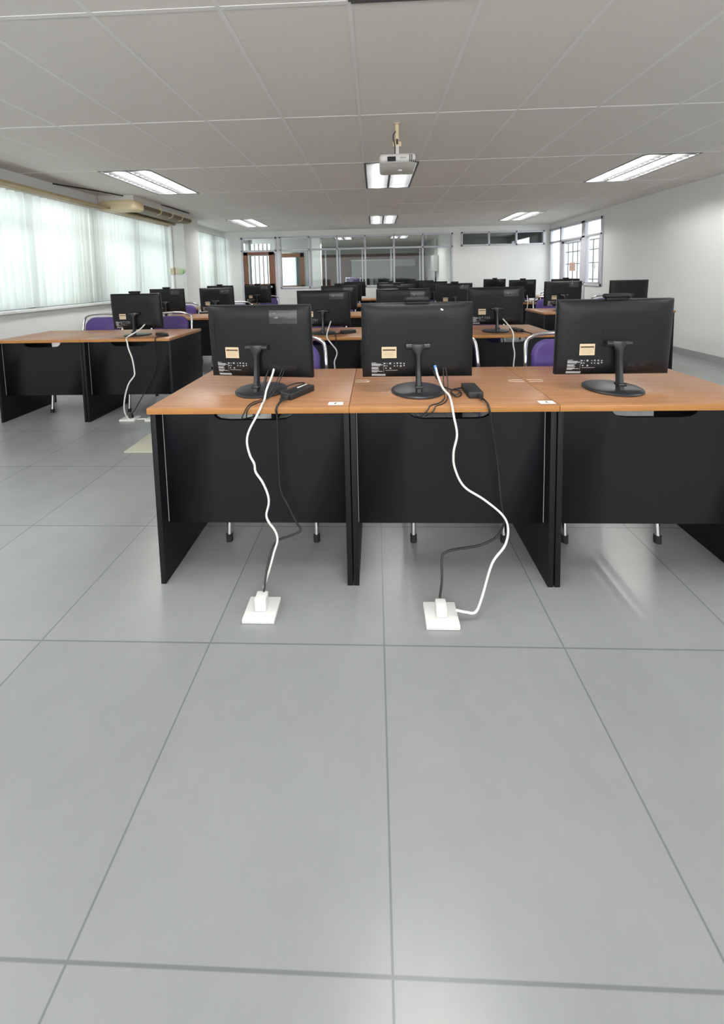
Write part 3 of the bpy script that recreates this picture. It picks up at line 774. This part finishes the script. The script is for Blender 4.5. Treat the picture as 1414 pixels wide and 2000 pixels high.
for r, blk, pos, x, y in desks:
    if r == 5 and blk == 'middle' and pos == 'middle': pass
    o = chair0 if n == 0 else copy_tree(chair0); n += 1
    o.location = (x + chair_dx.get((r, blk, pos), 0), y + .50, 0)
    o.rotation_euler = (0, 0, 0 if r == 1 else random.uniform(-.06, .06))
    side = {'left': 'by the curtains', 'middle': 'in the centre block', 'right': 'by the right wall'}[blk]
    tag(o, f'purple padded chair with chromed frame at the {pos} desk {side}, {ordn[r]} row', 'chair', 'purple chairs behind the desks')

# ------------------------------------------------------------------ power adapters
def make_adapter(L, Wd):
    root = empty('power_adapter', (0, 0, 0))
    MB().box((-Wd / 2, -L / 2, 0), (Wd / 2, L / 2, .027), 'brick', .004, 3).build('brick', root)
    b = MB(); b.cyl((0.012, -L / 2 + .004, .013), (.012, -L / 2 - .022, .013), .0095, 'brick', .0065, 14)
    for k in range(3): b.cyl((.012, -L / 2 - .024 - .007 * k, .013), (.012, -L / 2 - .028 - .007 * k, .013), .0065, 'brick', n=12)
    b.build('strain_relief', root)
    return root
def lead(name, pts, r, m, parent):
    inv = parent.matrix_basis.inverted() if parent is not None else Matrix()
    b = MB(); b.tube([inv @ Vector(p) for p in pts], r, m, 10, 7); return b.build(name, parent)
def place(o, x, y, z, rz):
    o.location = (x, y, z); o.rotation_euler = (0, 0, rz)
    o.matrix_basis = Matrix.Translation((x, y, z)) @ Matrix.Rotation(rz, 4, 'Z'); return o
a2 = place(make_adapter(.135, .060), .399, 1.545, .75, 0); tag(a2, 'black power adapter brick lying beside the nearest centre computer base', 'power adapter', 'power adapters')
lead('power_lead', [(.411, 1.452, .763), (.414, 1.42, .765), (.420, 1.393, .757), (.424, 1.3835, .735), (.436, 1.40, .68), (.467, 1.425, .519), (.484, 1.428, .354), (.496, 1.428, .279), (.496, 1.43, .25), (.469, 1.43, .199), (.40, 1.42, .171), (.301, 1.40, .169), (.26, 1.39, .164), (.243, 1.38, .150), (.235, 1.34, .09), (.22, 1.30, .055)], .0042, 'cable_black', a2)
lead('output_lead', [(.236, 1.548, .862), (.240, 1.535, .845), (.255, 1.53, .815), (.278, 1.58, .775), (.301, 1.625, .7535), (.326, 1.585, .7545), (.350, 1.565, .760), (.343, 1.516, .766), (.318, 1.490, .762), (.308, 1.52, .768), (.334, 1.548, .770), (.350, 1.52, .757), (.325, 1.492, .754), (.31, 1.545, .757), (.34, 1.585, .757), (.372, 1.606, .757), (.395, 1.6115, .763)], .0026, 'cable_black', a2)
b = MB(); b.cyl((.238, 1.545, .853), (.253, 1.53, .818), .0055, 'cable_black', n=12)
inv = a2.matrix_basis.inverted()
for v in b.bm.verts: v.co = inv @ v.co
b.build('barrel_plug', a2)
a1 = place(make_adapter(.150, .062), -.338, 1.553, .75, -.52); tag(a1, 'black power adapter brick with a white strip, beside the taped nearest left computer', 'power adapter', 'power adapters')
MB().box((-.012, .005, .027), (-.002, .068, .0276), 'paper').build('white_strip', a1)
lead('power_lead', [(-.362, 1.462, .763), (-.378, 1.435, .764), (-.386, 1.40, .757), (-.389, 1.3835, .742), (-.39, 1.40, .713), (-.396, 1.42, .562), (-.395, 1.425, .406), (-.368, 1.425, .337), (-.334, 1.425, .26), (-.318, 1.42, .229), (-.36, 1.41, .214), (-.403, 1.40, .204), (-.424, 1.38, .185), (-.436, 1.34, .13), (-.44, 1.30, .062)], .0042, 'cable_black', a1)
lead('output_lead', [(-.463, 1.60, .858), (-.472, 1.57, .842), (-.480, 1.555, .800), (-.474, 1.555, .765), (-.452, 1.545, .7545), (-.425, 1.545, .7545), (-.400, 1.585, .756), (-.418, 1.60, .765), (-.425, 1.56, .768), (-.395, 1.55, .760), (-.375, 1.60, .757), (-.345, 1.645, .757), (-.335, 1.65, .762), (-.328, 1.635, .777), (-.36, 1.60, .784), (-.405, 1.575, .772), (-.415, 1.555, .757), (-.385, 1.58, .7545), (-.32, 1.66, .757), (-.302, 1.62, .762)], .0027, 'cable_black', a1)
b = MB(); b.cyl((-.476, 1.562, .828), (-.482, 1.552, .795), .0055, 'cable_black', n=12); inv = a1.matrix_basis.inverted()
for v in b.bm.verts: v.co = inv @ v.co
b.build('barrel_plug', a1)
for x, y, rz, lab, pts in ((-.245, 3.27, -.9, 'small black power adapter on the second row desk beside the taped computer', [(-.30, 3.225, .762), (-.345, 3.14, .760), (-.335, 3.052, .757), (-.33, 3.044, .73), (-.33, 3.07, .6)]),
                           (1.215, 3.235, .15, 'black power adapter on the second row desk at its right end beside the white cable', [(1.24, 3.15, .763), (1.262, 3.06, .758), (1.268, 3.043, .735), (1.27, 3.08, .55)]),
                           (-1.935, 3.275, .9, 'black power adapter on the second row desk by the curtains', [(-1.90, 3.215, .762), (-1.905, 3.15, .758), (-1.908, 3.122, .735), (-1.93, 3.16, .58), (-1.958, 3.17, .453), (-2.036, 3.17, .308), (-2.101, 3.16, .19), (-2.18, 3.19, .09), (-2.225, 3.206, .045)]),
                           (2.76, 6.45, -1.25, 'small black power adapter on the fourth row desk before the white back wall', [(2.69, 6.425, .762), (2.66, 6.39, .757), (2.64, 6.324, .757), (2.64, 6.318, .7), (2.64, 6.35, .6)])):
    o = place(copy_tree(a2, None, ('power_lead', 'output_lead', 'barrel_plug')), x, y, .75, rz); tag(o, lab, 'power adapter', 'power adapters')
    lead('power_lead', pts, .0042, 'cable_black', o)

# ------------------------------------------------------------------ network cables and thin black leads
def cable(label, pts, r=.0044, plug=None, tagend=None, m='cable_white', group='white network cables', cat='cable', name='network_cable'):
    root = empty(name, (0, 0, 0), 0, label, cat, group)
    lead('cable', pts, r, m, root)
    if plug:
        p, q, pm = plug
        b = MB(); b.cyl(p, q, .0065, pm, .0048, 10); b.build('plug', root)
    if tagend:
        p, q = tagend; b = MB(); b.cyl(p, q, .0085, 'paper', n=10); b.build('paper_tag', root)
    return root
cable('thick white cable hanging from the taped nearest left computer to the floor', [(-.447, 1.597, .862), (-.450, 1.56, .83), (-.460, 1.51, .787), (-.456, 1.46, .7585), (-.451, 1.412, .757), (-.450, 1.388, .750), (-.464, 1.378, .721), (-.495, 1.375, .664), (-.504, 1.375, .62), (-.497, 1.38, .567), (-.481, 1.38, .531), (-.477, 1.38, .498), (-.452, 1.38, .457), (-.433, 1.38, .406), (-.431, 1.38, .369), (-.442, 1.38, .324), (-.434, 1.38, .294), (-.41, 1.38, .257), (-.402, 1.38, .219), (-.414, 1.37, .177), (-.43, 1.35, .12), (-.445, 1.32, .07)],
      plug=((-.447, 1.612, .868), (-.449, 1.575, .842), 'white_plastic'))
cable('white cable with blue plug hanging from the nearest centre computer to the floor', [(.248, 1.537, .862), (.252, 1.51, .835), (.266, 1.48, .795), (.292, 1.495, .762), (.292, 1.455, .757), (.286, 1.405, .757), (.285, 1.3855, .748), (.289, 1.378, .715), (.300, 1.375, .646), (.287, 1.375, .576), (.293, 1.38, .511), (.328, 1.38, .439), (.403, 1.38, .387), (.472, 1.38, .327), (.495, 1.378, .275), (.480, 1.365, .214), (.425, 1.345, .155), (.375, 1.30, .06), (.345, 1.275, .025), (.31, 1.268, .03), (.272, 1.27, .036)],
      plug=((.246, 1.549, .868), (.249, 1.523, .848), 'plug_blue'))
cable('pair of thin black leads from the taped nearest left computer over the desk edge', [(-.407, 1.59, .860), (-.43, 1.53, .80), (-.468, 1.50, .7545), (-.50, 1.44, .7535), (-.505, 1.40, .752), (-.514, 1.386, .733), (-.530, 1.41, .700), (-.50, 1.46, .69)], .0022, m='cable_black', group='thin black computer leads', name='computer_lead')
cable('second thin black lead of the taped nearest left computer, lying over its base', [(-.395, 1.588, .860), (-.42, 1.545, .80), (-.445, 1.50, .757), (-.485, 1.43, .7535), (-.495, 1.40, .752), (-.503, 1.385, .735), (-.508, 1.41, .702), (-.48, 1.47, .695)], .0022, m='cable_black', group='thin black computer leads', name='computer_lead')
cable('thin black lead hanging from the nearest centre computer, the left one of two', [(.281, 1.548, .860), (.278, 1.53, .82), (.279, 1.52, .765), (.270, 1.47, .7535), (.238, 1.42, .7525), (.205, 1.397, .752), (.190, 1.385, .735), (.166, 1.41, .702), (.15, 1.45, .695)], .0022, m='cable_black', group='thin black computer leads', name='computer_lead')
cable('thin black lead hanging from the nearest centre computer, the right one of two', [(.290, 1.548, .860), (.295, 1.53, .815), (.292, 1.51, .765), (.275, 1.45, .7535), (.25, 1.41, .7525), (.225, 1.395, .750), (.212, 1.385, .733), (.186, 1.41, .704), (.21, 1.46, .695)], .0022, m='cable_black', group='thin black computer leads', name='computer_lead')
cable('white cable looping down the second row desk by the curtains to the floor socket', [(-2.110, 3.328, .858), (-2.13, 3.26, .81), (-2.19, 3.19, .760), (-2.165, 3.128, .750), (-2.150, 3.115, .72), (-2.139, 3.11, .668), (-2.112, 3.11, .577), (-2.101, 3.11, .477), (-2.106, 3.11, .427), (-2.162, 3.11, .353), (-2.204, 3.11, .227), (-2.235, 3.14, .10), (-2.22, 3.18, .012), (-2.12, 3.20, .007), (-1.95, 3.19, .007), (-1.85, 3.17, .007)], .006, plug=((-2.108, 3.335, .862), (-2.118, 3.30, .84), 'white_plastic'))
cable('white cable hanging from the taped second row computer behind the nearest left desk', [(-.394, 3.255, .860), (-.399, 3.20, .835), (-.408, 3.10, .782), (-.405, 3.048, .757), (-.395, 3.036, .735), (-.361, 3.034, .69), (-.329, 3.034, .647), (-.325, 3.034, .608), (-.346, 3.034, .55), (-.344, 3.034, .496), (-.33, 3.03, .30), (-.31, 3.0, .05), (-.28, 2.95, .007)], .0055, plug=((-.393, 3.262, .862), (-.397, 3.225, .845), 'white_plastic'))
cable('white cable hanging from the second row right computer beside the purple chair', [(1.095, 3.222, .860), (1.113, 3.15, .82), (1.12, 3.08, .783), (1.119, 3.045, .757), (1.118, 3.036, .721), (1.116, 3.034, .667), (1.128, 3.034, .594), (1.12, 3.034, .493), (1.11, 3.03, .25), (1.10, 3.0, .03), (1.08, 2.94, .007)], .0055, plug=((1.093, 3.228, .862), (1.102, 3.195, .845), 'white_plastic'))
cable('white cable hanging down the fourth row desk before the white back wall', [(2.618, 6.505, .860), (2.60, 6.44, .82), (2.57, 6.36, .77), (2.56, 6.32, .75), (2.55, 6.315, .70), (2.534, 6.315, .542), (2.526, 6.315, .393), (2.52, 6.31, .15), (2.50, 6.28, .007)], .0065, plug=((2.62, 6.51, .862), (2.61, 6.475, .845), 'white_plastic'))

# floor sockets the cables end in
def floor_socket(x, y, label, plugs):
    root = empty('floor_socket', (x, y, 0), 0, label, 'socket', 'white floor sockets')
    MB().box((-.07, -.05, 0), (.07, .05, .018), 'white_plastic', .004).build('plate', root)
    if plugs:
        b = MB(); b.cyl((0.01, 0, .016), (.01, 0, .06), .024, 'cable_black', .010, 16); b.build('black_plug', root)
    return root
floor_socket(-2.235, 3.205, 'white floor socket with black plug in front of the curtain side desk', True)
floor_socket(-2.0, 3.20, 'white floor socket without plug beside the plugged one, half behind the nearest desk', False)
root = empty('floor_socket', (-.445, 1.29, 0), 0, 'white floor socket where the left desk cables end', 'socket', 'white floor sockets'); MB().box((-.06, -.05, 0), (.06, .05, .018), 'white_plastic', .004).build('plate', root); MB().box((-.022, -.02, .018), (.022, .02, .07), 'white_plastic', .006).build('white_plug', root)
root = empty('floor_socket', (.22, 1.275, 0), 0, 'white floor socket where the centre desk power cord ends', 'socket', 'white floor sockets'); MB().box((-.06, -.05, 0), (.06, .05, .018), 'white_plastic', .004).build('plate', root); MB().box((-.02, -.02, .018), (.02, .02, .06), 'white_plastic', .006).build('white_plug', root)
tag(MB().box((-1.85, 2.56, 0), (-1.25, 3.04, .012), 'pad', .003).build('floor_cover'), 'flat cream cover board on the floor left of the nearest desks', 'floor cover')

# number cards and clear hooks on the nearest desks
def card(x, y, digit, label):
    root = empty('number_card', (x, y, .75), 0, label, 'number card', 'paper number cards on the desks')
    MB().box((-.029, -.016, 0.0), (.029, .016, .0008), 'paper').build('paper', root)
    text_mesh(digit, .026, 'ink', 'digit', root, Matrix.Translation((0, 0, .0012)) @ Matrix.Rotation(PI, 4, 'Z'), .0007)
card(-.163, 1.434, '3', 'white paper card numbered 3 at the right corner of the nearest left desk')
card(.655, 1.428, '2', 'white paper card numbered 2 at the right corner of the nearest centre desk')
def hook(x, y, s, label):
    b = MB(); b.tube([(x, y + .014, .7535), (x + s * .05, y + .014, .7535), (x + s * .066, y + .008, .7535), (x + s * .066, y - .008, .7535), (x + s * .05, y - .014, .7535), (x, y - .014, .7535)], .0013, 'hook_clear', 8, 4)
    tag(b.build('clear_hook'), label, 'hook', 'clear plastic hooks on the desks')
hook(-.100, 1.735, 1, 'clear plastic hook on the centre desk beside the left desk joint')
hook(.680, 1.715, -1, 'clear plastic hook left of the joint between centre and right nearest desks')
hook(.700, 1.715, 1, 'clear plastic hook right of the joint between centre and right nearest desks')

# ------------------------------------------------------------------ room beyond the glass
YW = 15.5
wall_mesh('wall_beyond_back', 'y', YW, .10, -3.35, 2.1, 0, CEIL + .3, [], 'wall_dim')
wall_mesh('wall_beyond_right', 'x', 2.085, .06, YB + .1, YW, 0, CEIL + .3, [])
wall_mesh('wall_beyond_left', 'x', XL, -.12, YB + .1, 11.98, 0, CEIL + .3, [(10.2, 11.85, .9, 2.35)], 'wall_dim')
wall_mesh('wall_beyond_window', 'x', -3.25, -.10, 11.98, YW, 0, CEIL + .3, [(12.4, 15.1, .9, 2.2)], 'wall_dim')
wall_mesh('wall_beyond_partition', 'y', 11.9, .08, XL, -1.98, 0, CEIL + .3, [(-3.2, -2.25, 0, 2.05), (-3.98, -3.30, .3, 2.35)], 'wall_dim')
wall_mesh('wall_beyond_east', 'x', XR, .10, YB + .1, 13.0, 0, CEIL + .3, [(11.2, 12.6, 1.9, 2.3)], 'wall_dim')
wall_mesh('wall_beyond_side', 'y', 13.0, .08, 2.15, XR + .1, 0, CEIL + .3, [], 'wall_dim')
b = MB()
for x in [-3.98 + .136 * k for k in range(6)]: b.box((x - .022, 11.92, .3), (x + .022, 11.95, 2.35), 'grille_paint')
for z in (1.0, 1.98): b.box((-3.98, 11.915, z - .02), (-3.30, 11.955, z + .02), 'grille_paint')
tag(b.build('window_bars'), 'upright bars of the bright window seen through the wooden back door', 'bars')
# wooden door with glass beyond the window
root = empty('glazed_wood_door', (0, 0, 0), 0, 'brown wooden door with curtained glass seen through the back window, at left', 'door')
b = MB(); b.box((-3.2, 11.88, .02), (-3.08, 11.94, 2.03), 'door_wood'); b.box((-2.37, 11.88, .02), (-2.25, 11.94, 2.03), 'door_wood'); b.box((-3.2, 11.88, 1.90), (-2.25, 11.94, 2.03), 'door_wood'); b.box((-3.2, 11.88, .02), (-2.25, 11.94, 1.0), 'door_wood'); b.build('door_leaf', root)
pane(root, 'y', 11.88, -3.08, -2.37, 1.0, 1.9)
b = MB(); b.lathe([(0, -.03), (.03, 0), (0, .03)], 'chrome', (-2.31, 11.84, .93), 16); b.build('door_knob', root)
b = MB(); b.box((-1.98, 11.85, 0), (-1.70, 12.05, CEIL), 'wall'); struct(b.build('trim_1'))
b = MB(); b.box((-2.5, YW - .04, 0), (2.05, YW, 2.16), 'brown_panel'); tag(b.build('wood_wall_panel'), 'brown wood panelling across the far wall of the room beyond the glass', 'wall panel')
b = MB(); b.box((-1.75, YW - .07, 0), (-1.05, YW - .04, 1.85), 'dark_grille'); b.box((-1.72, YW - .075, .02), (-1.08, YW - .068, 1.82), 'brown_panel'); tag(b.build('dark_wood_door'), 'dark brown door in the panelled wall beyond the glass', 'door')
root = empty('whiteboard', (0, 0, 0), 0, 'large pale whiteboard on the panelled wall of the room beyond the glass', 'whiteboard')
MB().box((-.95, YW - .08, .85), (.78, YW - .05, 1.90), 'board_pale').build('board', root); b = MB(); b.box((-.98, YW - .085, 1.89), (.80, YW - .045, 1.925), 'white_plastic'); b.box((-.98, YW - .085, .83), (.80, YW - .045, .86), 'white_plastic'); b.build('board_frame', root)
tag(MB().box((.84, YW - .10, 1.63), (1.68, YW - .04, 1.91), 'board_pale').build('projection_screen_case'), 'short pale screen panel beside the whiteboard beyond the glass', 'screen')
tag(MB().box((.84, YW - .5, .02), (1.95, YW - .12, 1.58), 'board_dark', .01).build('charcoal_cabinet'), 'charcoal cabinet against the far wall beyond the glass', 'cabinet')
root = empty('electrical_box', (0, 0, 0), 0, 'grey electrical box with conduit on the white wall beyond the window right pane', 'electrical box')
MB().box((1.90, 12.2, 1.37), (2.082, 12.75, 1.88), 'grey_box', .006).build('cabinet', root)
b = MB(); b.cyl((2.05, 12.35, 1.88), (2.05, 12.35, 2.45), .018, 'grey_box', n=10); b.cyl((2.05, 12.6, 1.88), (2.05, 12.6, 2.45), .018, 'grey_box', n=10); b.cyl((2.02, 12.5, .1), (2.02, 12.5, 1.37), .03, 'board_dark', n=10); b.build('conduit', root)
curt = MB(); k = curt.mi('curtain'); rows = []
for j in range(2):
    rows.append([curt.bm.verts.new((-3.19 + .025 * math.sin(i * .9), 12.4 + 2.7 * i / 120, 2.2 - 1.3 * j)) for i in range(121)])
for i in range(120): f = curt.bm.faces.new((rows[0][i], rows[0][i + 1], rows[1][i + 1], rows[1][i])); f.smooth = True
tag(curt.build('sheer_curtain_beyond'), 'pale curtain on the left window of the room beyond the glass', 'curtain')
# table and tipped chair beyond the glass, with a low row of computers
root = empty('long_table', (0, 0, 0), 0, 'long table beyond the glass carrying black computers', 'table')
MB().box((-.9, 12.5, .74), (1.9, 13.15, .77), 'deskwood').build('tabletop', root)
for x in (-.85, 1.85):
    MB().box((x - .02, 12.55, 0), (x + .02, 13.1, .74), 'black_board').build('leg_panel', root)
for i, x in enumerate((-.25, .35, .95, 1.55)):
    o = copy_tree(comp0, None, ('sticker_remnant', 'sticker_print', 'label_print', 'socket', 'socket_mark')); o.location = (x, 12.8, .77)
    tag(o, ['leftmost', 'second from left', 'third from left', 'rightmost'][i] + ' dark computer on the table beyond the glass', 'computer', 'computers beyond the glass')
o = copy_tree(chair0); o.location = (-1.75, 10.75, 0); o.rotation_euler = (0, 0, 0); tag(o, 'purple chair just beyond the left panes of the back window', 'chair', 'purple chairs beyond the glass')
o = copy_tree(desk0); o.location = (-.6, 10.45, 0); tag(o, 'black desk beyond the back window with a chair lying on it', 'desk')
o = copy_tree(chair0); o.location = (-.58, 10.38, 1.035); o.rotation_euler = (-PI / 2, 0, .12); tag(o, 'purple chair lying on its back on the desk beyond the glass', 'chair', 'purple chairs beyond the glass')

# ------------------------------------------------------------------ light from outside, plus an added fill at the front wall
wd = bpy.data.worlds.new('overcast_sky'); scene.world = wd; wd.use_nodes = True
bg = wd.node_tree.nodes['Background']; bg.inputs['Color'].default_value = (.93, .97, 1, 1); bg.inputs['Strength'].default_value = 1.2
def area(name, loc, rot, sx, sy, power, col=(1, 1, 1)):
    l = bpy.data.lights.new(name, 'AREA'); l.shape = 'RECTANGLE'; l.size = sx; l.size_y = sy; l.energy = power; l.color = col
    o = bpy.data.objects.new(name, l); COL.objects.link(o); o.location = loc; o.rotation_euler = rot; return o
area('daylight_left', (XL - .7, 5.2, 1.65), (0, -PI / 2, 0), 1.6, 3.9, 15, (.98, 1, .98))
area('daylight_left_back', (XL - .7, 8.8, 1.65), (0, -PI / 2, 0), 1.6, 2.1, 8, (.98, 1, .98))
area('front_fill', (0, YF + .1, 1.55), (PI / 2, 0, 0), 7.5, 1.7, 80, (.98, .99, 1))  # added fill lamp behind the camera; the front wall has no window
area('daylight_right', (6.3, 8.8, 2.4), (0, PI / 2 - .35, 0), 2.0, 2.6, 45)
area('daylight_beyond', (-3.9, 12.7, 1.6), (0, -PI / 2, 0), 1.8, 5.0, 25, (.97, 1, .98))

# ------------------------------------------------------------------ camera
cam = bpy.data.cameras.new('camera'); co = bpy.data.objects.new('camera', cam); COL.objects.link(co)
F_PX, CX, CY = 726.99, 707., 596.69
pit, yaw, rol = math.radians(4.48589), math.radians(-2.04306), math.radians(-1.17736)
f = Vector((math.sin(yaw) * math.cos(pit), math.cos(yaw) * math.cos(pit), -math.sin(pit)))
rt = Vector((math.cos(yaw), -math.sin(yaw), 0)); up = rt.cross(f)
r2 = rt * math.cos(rol) + up * math.sin(rol); u2 = up * math.cos(rol) - rt * math.sin(rol)
co.matrix_world = Matrix(((r2.x, u2.x, -f.x, 0), (r2.y, u2.y, -f.y, 0), (r2.z, u2.z, -f.z, 1.25), (0, 0, 0, 1)))
cam.sensor_fit = 'HORIZONTAL'; cam.sensor_width = 36; cam.lens = 36 * F_PX / 1414
cam.shift_x = 0; cam.shift_y = -(1000 - CY) / 1414
cam.clip_start = .02; cam.clip_end = 100
scene.camera = co
scene.view_settings.view_transform = 'Standard'; scene.view_settings.look = 'None'; scene.view_settings.exposure = 1.36
scene.cycles.use_denoising = True
scene.cycles.max_bounces = 10; scene.cycles.diffuse_bounces = 5; scene.cycles.transparent_max_bounces = 16
scene.cycles.sample_clamp_indirect = 6
